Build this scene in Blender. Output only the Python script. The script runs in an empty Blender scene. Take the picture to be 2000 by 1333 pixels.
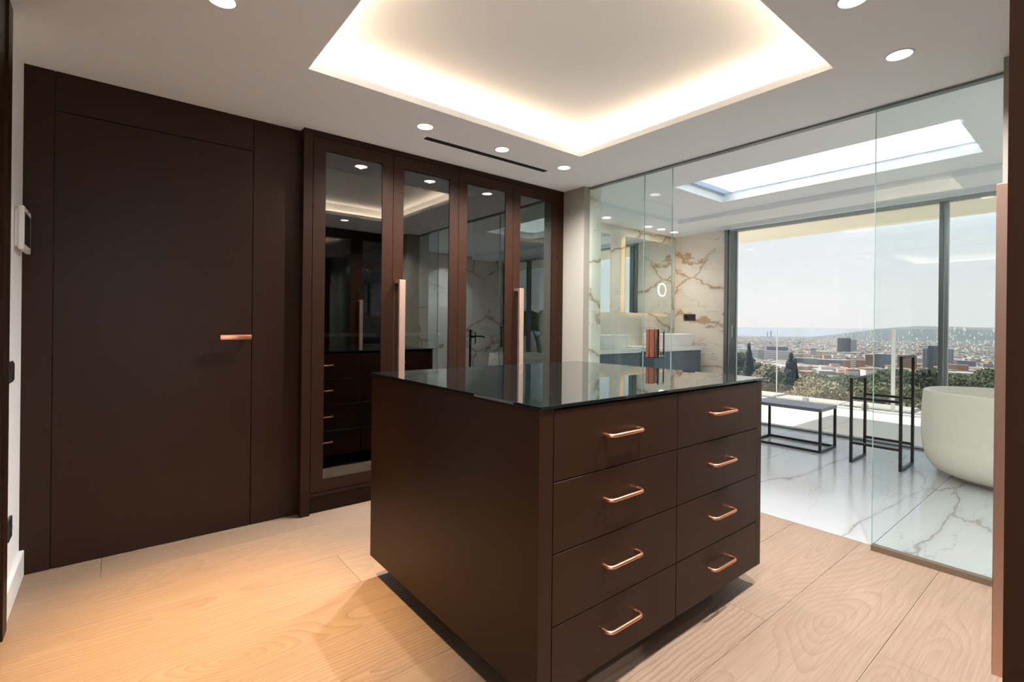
import bpy, bmesh, math, random
from mathutils import Vector, Matrix

sc = bpy.context.scene
col = sc.collection
# ------------------------------------------------------------------ camera
H = 1.2
F_PX, YAW, ROLL, CY = 959.26, 0.89017, -0.010814, 634.04
fw = Vector((math.cos(YAW), math.sin(YAW), 0))
rt = Vector((math.sin(YAW), -math.cos(YAW), 0))
dn = Vector((0, 0, -1))
r2 = math.cos(ROLL) * rt + math.sin(ROLL) * dn
d2 = -math.sin(ROLL) * rt + math.cos(ROLL) * dn
cam = bpy.data.objects.new('camera', bpy.data.cameras.new('camera'))
col.objects.link(cam)
cam.data.sensor_width = 36.0
cam.data.lens = F_PX / 2000 * 36.0
cam.data.shift_y = -(666.5 - CY) / 2000
cam.data.clip_start = 0.02
cam.data.clip_end = 90000
cam.matrix_world = Matrix(((r2.x, -d2.x, -fw.x, 0), (r2.y, -d2.y, -fw.y, 0), (r2.z, -d2.z, -fw.z, H), (0, 0, 0, 1)))
sc.camera = cam
# ------------------------------------------------------------------ world, sun, exposure
SUN_DIR = Vector((0.42, 2.5, 2.6)).normalized()
W = bpy.data.worlds.new('world'); sc.world = W
W.use_nodes = True
wn = W.node_tree
wn.nodes.clear()
wo = wn.nodes.new('ShaderNodeOutputWorld'); wb = wn.nodes.new('ShaderNodeBackground')
wt = wn.nodes.new('ShaderNodeTexCoord'); ws = wn.nodes.new('ShaderNodeSeparateXYZ'); wr = wn.nodes.new('ShaderNodeValToRGB')
wn.links.new(wt.outputs['Generated'], ws.inputs[0]); wn.links.new(ws.outputs['Z'], wr.inputs[0])
wn.links.new(wr.outputs[0], wb.inputs[0]); wn.links.new(wb.outputs[0], wo.inputs[0])
cr = wr.color_ramp
cr.elements[0].position = 0.0; cr.elements[0].color = (0.84, 0.825, 0.80, 1)
cr.elements[1].position = 1.0; cr.elements[1].color = (0.50, 0.68, 1.0, 1)
e = cr.elements.new(0.10); e.color = (0.82, 0.84, 0.855, 1)
e = cr.elements.new(0.24); e.color = (0.73, 0.82, 0.93, 1)
wb.inputs[1].default_value = 0.63
sun = bpy.data.objects.new('sun', bpy.data.lights.new('sun', 'SUN')); col.objects.link(sun)
sun.data.energy = 5.8; sun.data.angle = math.radians(0.6); sun.data.color = (1, 0.93, 0.82)
sun.rotation_euler = (-SUN_DIR).to_track_quat('-Z', 'Y').to_euler()
sun.location = (20, 40, 60)
sc.view_settings.view_transform = 'Standard'
sc.view_settings.look = 'None'
sc.view_settings.exposure = 0.72
sc.view_settings.gamma = 1.0
sc.view_settings.use_curve_mapping = False
sc.cycles.use_denoising = True
sc.cycles.max_bounces = 14
sc.cycles.diffuse_bounces = 6
sc.cycles.glossy_bounces = 6
sc.cycles.transparent_max_bounces = 24
sc.cycles.transmission_bounces = 6
sc.cycles.sample_clamp_indirect = 6.0
DOWN_W = 125.0      # watts of each dressing room downlight
BATH_W = 34.0      # watts of each bathroom downlight
COVE = 30.0        # cove strip emission
R = random.Random(7)

# ------------------------------------------------------------------ pixel helpers (used once, to find where things stand)
def ray(px, py):
    return r2 * ((px - 1000) / F_PX) + d2 * ((py - CY) / F_PX) + fw
def at_r(px, py, r):
    d = ray(px, py); k = r / math.hypot(d.x, d.y)
    return Vector((0, 0, H)) + d * k

# ------------------------------------------------------------------ materials
class N:
    def __init__(s, name):
        s.m = bpy.data.materials.new(name); s.m.use_nodes = True
        s.t = s.m.node_tree; s.t.nodes.clear()
        s.out = s.t.nodes.new('ShaderNodeOutputMaterial')
    def n(s, typ, **kw):
        x = s.t.nodes.new(typ)
        for k, v in kw.items():
            if k == 'ins':
                for i, val in v.items():
                    if hasattr(val, 'is_output') or isinstance(val, bpy.types.NodeSocket): s.t.links.new(val, x.inputs[i])
                    else: x.inputs[i].default_value = val
            else: setattr(x, k, v)
        return x
    def math(s, op, a, b=0.0, clamp=False):
        x = s.n('ShaderNodeMath', operation=op, use_clamp=clamp, ins={0: a, 1: b}); return x.outputs[0]
    def mix(s, fac, a, b):
        x = s.n('ShaderNodeMix', data_type='RGBA')
        for i, val in ((0, fac), (6, a), (7, b)):
            if isinstance(val, bpy.types.NodeSocket): s.t.links.new(val, x.inputs[i])
            else: x.inputs[i].default_value = val if not (i and len(val) == 3) else (*val, 1)
        return x.outputs[2]
    def noise(s, vec, scale, detail=3.0, rough=0.5, dist=0.0, color=False):
        x = s.n('ShaderNodeTexNoise', ins={'Vector': vec, 'Scale': scale, 'Detail': detail, 'Roughness': rough, 'Distortion': dist})
        return x.outputs['Color' if color else 'Fac']
    def obj(s, scale=(1, 1, 1), rnd=False, rot=(0, 0, 0)):
        tc = s.n('ShaderNodeTexCoord')
        mp = s.n('ShaderNodeMapping', ins={'Vector': tc.outputs['Object'], 'Scale': scale, 'Rotation': rot})
        v = mp.outputs[0]
        if rnd:
            oi = s.n('ShaderNodeObjectInfo')
            k = s.math('MULTIPLY', oi.outputs['Random'], 61.7)
            v = s.n('ShaderNodeVectorMath', operation='ADD', ins={0: v, 1: s.n('ShaderNodeCombineXYZ', ins={0: k, 1: k, 2: k}).outputs[0]}).outputs[0]
        return v
    def ramp(s, fac, stops):
        x = s.n('ShaderNodeValToRGB', ins={0: fac}); c = x.color_ramp
        c.elements[0].position, c.elements[0].color = stops[0][0], (*stops[0][1], 1)
        c.elements[1].position, c.elements[1].color = stops[-1][0], (*stops[-1][1], 1)
        for p, q in stops[1:-1]:
            e = c.elements.new(p); e.color = (*q, 1)
        return x.outputs[0]
    def pbr(s, color, rough=0.5, metal=0.0, ior=1.5, bump=None, bd=0.1, spec=0.5, coat=0.0, bdist=0.01):
        b = s.n('ShaderNodeBsdfPrincipled')
        for k, v in (('Base Color', color), ('Roughness', rough), ('Metallic', metal), ('IOR', ior), ('Specular IOR Level', spec), ('Coat Weight', coat)):
            if isinstance(v, bpy.types.NodeSocket): s.t.links.new(v, b.inputs[k])
            else: b.inputs[k].default_value = (*v, 1) if k == 'Base Color' else v
        if bump is not None:
            bp = s.n('ShaderNodeBump', ins={'Strength': bd, 'Distance': bdist, 'Height': bump}); s.t.links.new(bp.outputs[0], b.inputs['Normal'])
        s.t.links.new(b.outputs[0], s.out.inputs[0]); return s.m

MT = {}
def simple(name, color, rough=0.5, metal=0.0, var=0.06, scale=6.0, bump=0.0, spec=0.5, coat=0.0, stretch=(1, 1, 1)):
    k = N(name); v = k.obj(stretch, rnd=True); f = k.noise(v, scale, 4)
    lo = tuple(c * (1 - var) for c in color); hi = tuple(min(1, c * (1 + var)) for c in color)
    c = k.mix(f, lo, hi)
    MT[name] = k.pbr(c, rough, metal, bump=f if bump else None, bd=bump, spec=spec, coat=coat)
def emit(name, color, strength):
    k = N(name); x = k.n('ShaderNodeEmission', ins={0: (*color, 1), 1: strength}); k.t.links.new(x.outputs[0], k.out.inputs[0]); MT[name] = k.m
def glass(name, f0, tint, rough=0.0):
    k = N(name); g = k.n('ShaderNodeNewGeometry')
    d = k.n('ShaderNodeVectorMath', operation='DOT_PRODUCT', ins={0: g.outputs['Incoming'], 1: g.outputs['Normal']}).outputs['Value']
    c = k.math('SUBTRACT', 1.0, k.math('ABSOLUTE', d), True)
    fr = k.math('ADD', k.math('MULTIPLY', k.math('POWER', c, 5.0), 1 - f0), f0, True)
    tr = k.n('ShaderNodeBsdfTransparent', ins={0: (*tint, 1)}); gl = k.n('ShaderNodeBsdfGlossy', ins={0: (1, 1, 1, 1), 'Roughness': rough})
    mx = k.n('ShaderNodeMixShader', ins={0: fr, 1: tr.outputs[0], 2: gl.outputs[0]}); k.t.links.new(mx.outputs[0], k.out.inputs[0]); MT[name] = k.m

simple('brown', (0.0225, 0.0090, 0.0046), 0.38, var=0.05, scale=3, spec=0.17)
simple('brown_inside', (0.020, 0.013, 0.011), 0.55)
simple('black_gap', (0.006, 0.005, 0.005), 0.6)
simple('copper', (0.82, 0.37, 0.22), 0.33, 1.0, var=0.04, scale=9, stretch=(1, 1, 12))
simple('copper_dark', (0.26, 0.085, 0.05), 0.45, 0.5, var=0.05)
simple('copper_bar', (0.90, 0.62, 0.50), 0.42, 1.0, var=0.03, scale=9, stretch=(9, 9, 1))
simple('white_paint', (0.84, 0.865, 0.89), 0.7, var=0.015, scale=40, bump=0.02)
simple('ceiling_paint', (0.84, 0.885, 0.935), 0.8, var=0.01, scale=40, bump=0.02)
simple('white_trim', (0.80, 0.80, 0.80), 0.35, var=0.01)
simple('plastic_white', (0.72, 0.72, 0.70), 0.35, var=0.02)
simple('plastic_black', (0.018, 0.019, 0.022), 0.4, var=0.05)
simple('screen', (0.012, 0.013, 0.015), 0.12)
simple('beige_wall', (0.285, 0.27, 0.232), 0.6, var=0.02, scale=5)
simple('alu_dark', (0.20, 0.225, 0.24), 0.35, 0.7, var=0.05)
simple('alu_light', (0.42, 0.47, 0.50), 0.35, 0.8, var=0.05)
simple('chrome', (0.75, 0.76, 0.78), 0.08, 1.0, var=0.02)
simple('steel_brown', (0.22, 0.17, 0.13), 0.4, 0.6)
simple('ceramic', (0.85, 0.85, 0.84), 0.12, var=0.01)
simple('tub_stone', (0.76, 0.72, 0.63), 0.5, var=0.02, scale=12)
simple('counter_white', (0.82, 0.81, 0.79), 0.25, var=0.01)
simple('vanity_blue', (0.14, 0.18, 0.235), 0.45, var=0.05)
simple('black_metal', (0.022, 0.022, 0.025), 0.38, 0.4, var=0.05)
simple('slate_seat', (0.10, 0.115, 0.14), 0.3, var=0.05)
simple('grey_plinth', (0.32, 0.33, 0.35), 0.5)
simple('soffit', (0.90, 0.85, 0.73), 0.7, var=0.02)
simple('terrace_tile', (0.76, 0.71, 0.63), 0.6, var=0.05, scale=3)
simple('terrace_joint', (0.35, 0.32, 0.28), 0.8)
simple('stone_coping', (0.40, 0.36, 0.32), 0.8, var=0.15, scale=8, bump=0.1)
simple('rubber', (0.02, 0.02, 0.02), 0.7)
emit('lamp_disc', (1.0, 0.90, 0.80), 5.0)
emit('led_warm', (1.0, 0.70, 0.44), COVE)
emit('led_mirror', (1.0, 0.66, 0.38), 3.0)
emit('led_ring', (1.0, 0.86, 0.62), 3.0)
glass('clear_glass', 0.035, (0.957, 0.988, 0.981))
glass('window_glass', 0.03, (0.985, 0.99, 0.99))
glass('rail_glass', 0.03, (0.93, 0.955, 0.965))
glass('dark_glass', 0.14, (0.42, 0.44, 0.45))
simple('glass_edge', (0.25, 0.42, 0.40), 0.15)
k = N('mirror'); gl = k.n('ShaderNodeBsdfGlossy', ins={0: (0.90, 0.93, 0.92, 1), 'Roughness': 0.0}); k.t.links.new(gl.outputs[0], k.out.inputs[0]); MT['mirror'] = k.m
k = N('island_glass'); MT['island_glass'] = k.pbr(k.mix(k.noise(k.obj(), 3), (0.005, 0.009, 0.010), (0.007, 0.011, 0.012)), 0.015, ior=1.65, spec=0.5)
# opal skylight glazing: passes light, spreads it
k = N('opal'); a = k.n('ShaderNodeBsdfTranslucent', ins={0: (0.93, 0.95, 0.93, 1)}); k.t.links.new(a.outputs[0], k.out.inputs[0]); MT['opal'] = k.m

def oak():
    k = N('oak'); v = k.obj((1, 1, 1), rnd=True)
    tc = k.n('ShaderNodeTexCoord'); lp = k.n('ShaderNodeSeparateXYZ', ins={0: tc.outputs['Object']})
    oi = k.n('ShaderNodeObjectInfo').outputs['Random']
    mul = lambda q: k.n('ShaderNodeVectorMath', operation='MULTIPLY', ins={0: v, 1: q}).outputs[0]
    big = k.noise(mul((0.42, 1.6, 1)), 1.5, 1.0, 0.4)
    wob = k.noise(mul((3.0, 7, 1)), 2.0, 2, 0.55)
    fine = k.noise(mul((9.0, 30, 1)), 2.0, 2, 0.5)
    off = k.math('MULTIPLY', k.math('SUBTRACT', oi, 0.5), 0.24)
    yy = k.math('ADD', lp.outputs['Y'], off)
    yy = k.math('ADD', yy, k.math('MULTIPLY', k.math('SUBTRACT', wob, 0.5), 0.030))
    yy = k.math('ADD', yy, k.math('MULTIPLY', k.math('SUBTRACT', fine, 0.5), 0.006))
    dd = k.math('MULTIPLY', k.math('SUBTRACT', big, 0.45), 0.9)
    rr = k.math('SQRT', k.math('ADD', k.math('MULTIPLY', yy, yy), k.math('MULTIPLY', dd, dd)))
    sp = k.math('MULTIPLY', rr, k.math('ADD', 235.0, k.math('MULTIPLY', oi, 110.0)))
    ring = k.math('POWER', k.math('FRACT', k.math('MULTIPLY', sp, 0.159)), 3.0)
    fib = k.noise(mul((4, 210, 1)), 1.0, 3, 0.6)
    patch = k.noise(mul((0.6, 2.5, 1)), 1.6, 4, 0.55)
    base = k.mix(patch, (0.222, 0.155, 0.110), (0.315, 0.228, 0.166))
    base = k.mix(k.math('MULTIPLY', oi, 0.5), base, (0.27, 0.193, 0.139))
    amt = k.math('MULTIPLY', ring, k.math('ADD', 0.24, k.math('MULTIPLY', k.math('FRACT', k.math('MULTIPLY', oi, 7.31)), 0.46)))
    c = k.mix(amt, base, (0.115, 0.072, 0.047))
    c = k.mix(k.math('MULTIPLY', k.math('SUBTRACT', fib, 0.40, True), 1.7), c, (0.165, 0.104, 0.068))
    kn = k.n('ShaderNodeTexVoronoi', ins={'Vector': mul((1.0, 2.4, 0.0)), 'Scale': 1.25}).outputs['Distance']
    knot = k.math('SUBTRACT', 1.0, k.math('MULTIPLY', kn, 30.0), True)
    c = k.mix(k.math('MULTIPLY', knot, 0.7), c, (0.10, 0.05, 0.03))
    MT['oak'] = k.pbr(c, 0.40, bump=k.math('ADD', ring, fib), bd=0.05, spec=0.4, bdist=0.002)
oak()
def marble(name, base, vein, grey, rot, sc_, rough, wide, amt, thr=0.5):
    k = N(name); v = k.obj((1, 1, 1), rnd=True)
    mp = k.n('ShaderNodeMapping', ins={'Vector': v, 'Rotation': rot, 'Scale': sc_}).outputs[0]
    def crack(scale, width, warp, wscale, seed, t0, tw):
        p = k.n('ShaderNodeVectorMath', operation='ADD', ins={0: mp, 1: (seed, seed * 1.7, seed * .6)}).outputs[0]
        w = k.noise(p, wscale, 5, 0.62, color=True)
        p = k.n('ShaderNodeVectorMath', operation='MULTIPLY_ADD', ins={0: w, 1: (warp, warp, warp), 2: p}).outputs[0]
        d = k.n('ShaderNodeTexVoronoi', feature='DISTANCE_TO_EDGE', ins={'Vector': p, 'Scale': scale}).outputs['Distance']
        wn_ = k.math('MULTIPLY', k.noise(p, 3.0, 3, 0.6), width * 2)
        l = k.math('SUBTRACT', 1.0, k.math('DIVIDE', d, wn_), True)
        msk = k.math('MULTIPLY', k.math('SUBTRACT', k.noise(p, scale * 0.9, 2, 0.5), t0, True), tw, True)
        return k.math('MULTIPLY', l, msk)
    l1 = crack(0.85, wide, 0.55, 1.7, 3.1, thr - 0.02, 9.0)
    l2 = crack(1.9, wide * 0.6, 0.5, 2.6, 9.4, thr, 9.0)
    cloud = k.noise(mp, 2.4, 5, 0.6)
    c = k.mix(k.math('MULTIPLY', cloud, 0.30), base, tuple(b * 0.88 for b in base))
    halo = k.math('MULTIPLY', crack(0.85, wide * 5, 0.55, 1.7, 3.1, thr - 0.02, 9.0), 0.22)
    c = k.mix(halo, c, grey)
    c = k.mix(k.math('MULTIPLY', l2, 0.65 * amt), c, grey)
    vc = k.mix(k.noise(mp, 2.0, 2, 0.5), vein, grey)
    c = k.mix(k.math('MULTIPLY', l1, amt), c, vc)
    MT[name] = k.pbr(c, rough, spec=0.5)
marble('marble_wall', (0.74, 0.70, 0.63), (0.36, 0.19, 0.06), (0.36, 0.30, 0.22), (0.5, 0.6, 0.5), (0.9, 0.9, 1.5), 0.22, 0.020, 1.0, 0.42)
marble('marble_floor', (0.375, 0.385, 0.395), (0.16, 0.13, 0.105), (0.20, 0.19, 0.185), (0, 0, 0.72), (0.42, 2.0, 1), 0.16, 0.0145, 0.9, 0.38)
simple('grout', (0.42, 0.40, 0.37), 0.8)

# ------------------------------------------------------------------ mesh helpers
class MB:
    def __init__(s): s.bm = bmesh.new()
    def box(s, x0, x1, y0, y1, z0, z1, bev=0.0, seg=1):
        x0, x1 = sorted((x0, x1)); y0, y1 = sorted((y0, y1)); z0, z1 = sorted((z0, z1))
        b = s.bm if not bev else bmesh.new()
        vs = [b.verts.new(p) for p in ((x0, y0, z0), (x1, y0, z0), (x1, y1, z0), (x0, y1, z0), (x0, y0, z1), (x1, y0, z1), (x1, y1, z1), (x0, y1, z1))]
        for f in ((3, 2, 1, 0), (4, 5, 6, 7), (0, 1, 5, 4), (1, 2, 6, 5), (2, 3, 7, 6), (3, 0, 4, 7)): b.faces.new([vs[i] for i in f])
        if bev:
            bmesh.ops.bevel(b, geom=b.edges[:], offset=bev, segments=seg, profile=0.5, affect='EDGES')
            me = bpy.data.meshes.new('tmp'); b.to_mesh(me); b.free(); s.bm.from_mesh(me); bpy.data.meshes.remove(me)
        return s
    def tube(s, pts, r, n=10, cap=True, sq=None):
        """round tube (or square section sq=(a,b)) along a polyline"""
        pts = [Vector(p) for p in pts]; rings = []
        for i, p in enumerate(pts):
            t = (pts[min(i + 1, len(pts) - 1)] - pts[max(i - 1, 0)]).normalized()
            up = Vector((0, 0, 1)) if abs(t.z) < 0.95 else Vector((1, 0, 0))
            a = t.cross(up).normalized(); b = a.cross(t)
            rr = r[i] if isinstance(r, (list, tuple)) else r
            rings.append([s.bm.verts.new(p + a * math.cos(2 * math.pi * j / n) * rr + b * math.sin(2 * math.pi * j / n) * rr) for j in range(n)])
        for i in range(len(rings) - 1):
            for j in range(n): s.bm.faces.new((rings[i][j], rings[i][(j + 1) % n], rings[i + 1][(j + 1) % n], rings[i + 1][j]))
        if cap: s.bm.faces.new(rings[0][::-1]); s.bm.faces.new(rings[-1])
        return s
    def loft(s, rings, cap0=True, cap1=True):
        rs = [[s.bm.verts.new(p) for p in r] for r in rings]; n = len(rs[0])
        for i in range(len(rs) - 1):
            for j in range(n): s.bm.faces.new((rs[i][j], rs[i][(j + 1) % n], rs[i + 1][(j + 1) % n], rs[i + 1][j]))
        if cap0: s.bm.faces.new(rs[0][::-1])
        if cap1: s.bm.faces.new(rs[-1])
        return s
    def lathe(s, prof, c=(0, 0, 0), n=32):
        return s.loft([[(c[0] + r * math.cos(2 * math.pi * j / n), c[1] + r * math.sin(2 * math.pi * j / n), c[2] + z) for j in range(n)] for r, z in prof])
    def build(s, name, mat, parent=None, smooth=False, kind=None, label=None):
        bmesh.ops.recalc_face_normals(s.bm, faces=s.bm.faces[:])
        me = bpy.data.meshes.new(name); s.bm.to_mesh(me); s.bm.free()
        me.materials.append(MT[mat] if isinstance(mat, str) else mat)
        if smooth:
            me.polygons.foreach_set('use_smooth', [True] * len(me.polygons))
            try: me.set_sharp_from_angle(angle=math.radians(38))
            except Exception: pass
        o = bpy.data.objects.new(name, me); col.objects.link(o)
        if parent is not None: o.parent = parent; o.matrix_parent_inverse = parent.matrix_basis.inverted()
        if kind: o['kind'] = kind
        if label: o['label'] = label
        return o
def tag(o, label, cat=None, group=None, kind=None):
    o['label'] = label
    if cat: o['category'] = cat
    if group: o['group'] = group
    if kind: o['kind'] = kind
    return o
def thing(name, label, cat, loc=(0, 0, 0), group=None):
    o = bpy.data.objects.new(name, None); o.location = loc; o.empty_display_size = 0.05; col.objects.link(o)
    return tag(o, label, cat, group)
def struct(name, label, loc=(0, 0, 0)):
    o = bpy.data.objects.new(name, None); o.location = loc; o.empty_display_size = 0.05; col.objects.link(o)
    return tag(o, label, None, None, 'structure')
def box(name, mat, parent, *a, bev=0.0, **kw): return MB().box(*a, bev=bev).build(name, mat, parent, **kw)
def copy_tree(o, parent=None, dx=Vector((0, 0, 0))):
    c = o.copy(); col.objects.link(c); c.parent = parent
    for ch in [x for x in bpy.data.objects if x.parent == o]: copy_tree(ch, c)
    return c
def recenter(o):
    """move mesh origin to its bbox centre (so object coordinates are local)"""
    me = o.data; xs = [v.co for v in me.vertices]
    c = sum((Vector(x) for x in xs), Vector()) / len(xs)
    me.transform(Matrix.Translation(-c)); o.location = o.location + c
    return o

ZC = 2.394           # dressing room ceiling
XL, XG = -0.337, 3.2  # left wall, glass line
YD = 3.217           # door wall
YW = 3.142           # wardrobe fronts
YO = 0.08            # opposite wardrobe fronts
ZB, ZM = 2.46, 2.51  # bathroom perimeter ceiling, raised middle
XWIN, YM = 6.2, 3.98  # window wall, mirror wall
YEND = -1.65
# ================================================================== STRUCTURE
fl = tag(box('floor', 'black_gap', None, -0.45, 3.27, -2.1, 3.75, -0.12, -0.016), 'wide oak plank floor of the dressing room', kind='structure')
seams = [-2.05, -1.55, -1.19, -0.84, -0.49, -0.145, 0.2, 0.551, 0.898, 1.245, 1.542, 1.87, 2.2, 2.53, 2.965, 3.30, 3.75]
joints = {7: [2.2], 8: [], 9: [2.083], 14: [-0.04], 13: [1.9], 12: [0.9, 2.9], 11: [2.45], 10: [1.7], 15: [1.1], 6: [0.5], 5: [1.6]}
for i in range(len(seams) - 1):
    xs = [-0.45] + joints.get(i - 0, [R.uniform(0.2, 2.6)]) + [3.262]
    if i == 7: xs = [-0.45, 0.4, 3.262]
    if i == 6: xs = [-0.45, 2.2, 3.262]
    if i == 8: xs = [-0.45, 2.083, 3.262]
    if i == 9: xs = [-0.45, 1.3, 3.262]
    for a, b in zip(xs[:-1], xs[1:]):
        o = box('plank', 'oak', fl, a + 0.0006, b - 0.0006, seams[i] + 0.0006, seams[i + 1] - 0.0006, -0.016, 0, bev=0.0007)
        recenter(o)
# bathroom marble floor
fb = tag(box('floor_bathroom', 'grout', None, 3.266, XWIN + 0.1, YEND - 0.1, 4.1, -0.12, -0.012), 'white veined marble floor of the bathroom', kind='structure')
for y0, y1 in ((YEND - 0.1, -0.32), (-0.32, 0.85), (0.85, 2.01), (2.01, 3.18), (3.18, 4.1)):
    for x0, x1 in ((3.266, XWIN + 0.1),):
        recenter(box('marble_tile', 'marble_floor', fb, x0 + 0.001, x1 - 0.001, y0 + 0.0014, y1 - 0.0014, -0.012, 0.0, bev=0.0006))
# ceiling of the dressing room with the light tray
TX0, TX1, TY0, TY1, LIP, CV, ZT = 0.70, 2.556, 0.832, 2.41, 0.036, 0.085, 2.535
ce = MB()
X0, X1, Y0, Y1 = -0.6, 3.215, -2.2, 3.9
for a in ((X0, TX0, Y0, Y1), (TX1, X1, Y0, Y1), (TX0, TX1, Y0, TY0), (TX0, TX1, TY1, Y1)): ce.box(*a, ZC, ZC + LIP)
for a in ((X0, TX0 - CV, Y0, Y1), (TX1 + CV, 3.40, Y0, Y1), (TX0 - CV, TX1 + CV, Y0, TY0 - CV), (TX0 - CV, TX1 + CV, TY1 + CV, Y1)): ce.box(*a, ZC + LIP, ZT + 0.2)
ce.box(TX0 - CV, TX1 + CV, TY0 - CV, TY1 + CV, ZT, ZT + 0.2)
tag(ce.build('ceiling', 'ceiling_paint'), 'white dressing room ceiling with a recessed rectangular light tray', kind='structure')
led = thing('cove_light', 'warm light strip hidden along the edge of the ceiling tray', 'light strip', ((TX0 + TX1) / 2, (TY0 + TY1) / 2, ZC + LIP))
for a in ((TX0 - CV + .012, TX0 - CV + .03, TY0 - CV + .03, TY1 + CV - .03), (TX1 + CV - .03, TX1 + CV - .012, TY0 - CV + .03, TY1 + CV - .03),
          (TX0 - CV + .03, TX1 + CV - .03, TY0 - CV + .012, TY0 - CV + .03), (TX0 - CV + .03, TX1 + CV - .03, TY1 + CV - .03, TY1 + CV - .012)):
    box('led_strip', 'led_warm', led, *a, ZC + LIP + 0.0005, ZC + LIP + 0.008)
# left wall: white stretch by the corner, brown door further along
tag(box('wall_left', 'white_paint', None, XL - 0.12, XL, -2.1, 3.75, -0.02, 2.6), 'white painted left wall of the dressing room', kind='structure')
tag(box('baseboard_left', 'white_trim', None, XL, XL + 0.018, 2.70, YD, 0, 0.12, bev=0.003), 'white skirting board under the wall screen', kind='structure')
d3 = struct('door_3', 'dark brown door and lining at the left edge of the room', (XL, 2.2, 0))
box('door_lining', 'brown', d3, XL + 0.0005, XL + 0.024, 2.60, 2.69, 0, ZC - 0.002)
box('door_leaf', 'brown', d3, XL + 0.0005, XL + 0.016, 1.70, 2.598, 0.004, 2.2)
box('top_panel', 'brown', d3, XL + 0.0005, XL + 0.016, 1.70, 2.598, 2.204, ZC - 0.002)
box('door_lining', 'brown', d3, XL + 0.0005, XL + 0.024, 1.608, 1.698, 0, ZC - 0.002)
box('side_cladding', 'brown', d3, XL + 0.0005, XL + 0.016, -0.30, 1.606, 0, ZC - 0.002)
# back wall with the flush brown door
wb_ = tag(box('wall_back', 'brown_inside', None, -0.6, 3.21, 3.262, 3.262 + 0.03, -0.02, 2.6) if False else box('wall_back', 'brown_inside', None, -0.6, 0.893, YD + 0.02, YD + 0.1, -0.02, 2.6), 'wall clad in dark brown panels around a flush door', kind='structure')
G = 0.0022
box('wall_panel', 'brown', wb_, XL, -0.2295 - G, YD, YD + 0.02, 0.0, ZC - 0.001)
box('wall_panel', 'brown', wb_, -0.2295 + G, 0.631 - G, YD, YD + 0.02, 2.204 + G, ZC - 0.001)
box('wall_panel', 'brown', wb_, 0.631 + G, 0.893, YD, YD + 0.02, 0.0, ZC - 0.001)
d1 = struct('door_1', 'flush dark brown door with a copper lever handle', (0.2, YD, 0))
box('door_leaf', 'brown', d1, -0.2295 + G, 0.631 - G, YD, YD + 0.0195, 0.004, 2.204 - G)
hd = MB(); hd.box(0.459, 0.619, YD - 0.062, YD - 0.044, 1.096, 1.124, bev=0.004, seg=2); hd.tube([(0.606, YD, 1.11), (0.606, YD - 0.05, 1.11)], 0.0095, 14)
hd.build('door_handle', 'copper', d1, smooth=True)
# walls closing the passage and the back of the rooms
tag(box('wall_front', 'white_paint', None, -0.6, 3.4, -2.2, -2.08, -0.02, 2.6), 'white wall at the end of the passage behind the camera', kind='structure')
tag(box('wall_passage', 'white_paint', None, 0.784, 0.90, -2.08, -0.535, -0.02, 2.6), 'white side wall of the passage', kind='structure')
tag(box('wall_wardrobe', 'brown_inside', None, 0.80, 3.21, 3.74, 3.84, -0.02, 2.6), 'wall behind the glass front wardrobe', kind='structure')
tag(box('wall_opposite', 'brown_inside', None, 0.90, 3.21, -0.64, -0.54, -0.02, 2.6), 'wall behind the second wardrobe', kind='structure')
# stub walls at both ends of the glass partition: beige towards the room, marble towards the bathroom
st = tag(box('wall_stub', 'marble_wall', None, 3.203, 3.352, 2.897, 4.1, -0.02, 2.7), 'short marble faced wall beside the glass partition', kind='structure')
box('beige_cladding', 'beige_wall', st, 3.13, 3.2025, 2.8975, 3.75, 0, ZC)
st2 = tag(box('wall_stub_near', 'marble_wall', None, 3.203, 3.352, YEND - 0.1, 0.325, -0.02, 2.7), 'short marble faced wall at the near end of the glass partition', kind='structure')
box('beige_cladding', 'beige_wall', st2, 3.02, 3.2025, -0.60, 0.3245, 0, ZC)
# bathroom walls
wm = tag(box('wall_mirror', 'white_paint', None, 3.2, XWIN + 0.25, YM + 0.012, YM + 0.15, -0.02, 2.75), 'marble clad wall behind the washbasins', kind='structure')
for a, b in ((3.352, 4.02), (4.02, 5.12), (5.12, 6.2)):
    recenter(box('marble_panel', 'marble_wall', wm, a + 0.0006, b - 0.0006, YM, YM + 0.0118, 0, 2.7))
wsk = tag(box('wall_socket', 'white_paint', None, XWIN + 0.012, XWIN + 0.25, 3.25, YM + 0.15, -0.02, 2.9), 'marble clad wall beside the terrace window', kind='structure')
recenter(box('marble_panel', 'marble_wall', wsk, XWIN, XWIN + 0.0118, 3.25, YM, 0, 2.7))
we = tag(box('wall_bath_end', 'white_paint', None, 3.2, XWIN + 0.25, YEND - 0.15, YEND - 0.012, -0.02, 2.9), 'marble clad end wall behind the bathtub', kind='structure')
for a, b in ((3.352, 4.8), (4.8, 6.2)):
    recenter(box('marble_panel', 'marble_wall', we, a + 0.0006, b - 0.0006, YEND - 0.0118, YEND, 0, 2.7))
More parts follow.
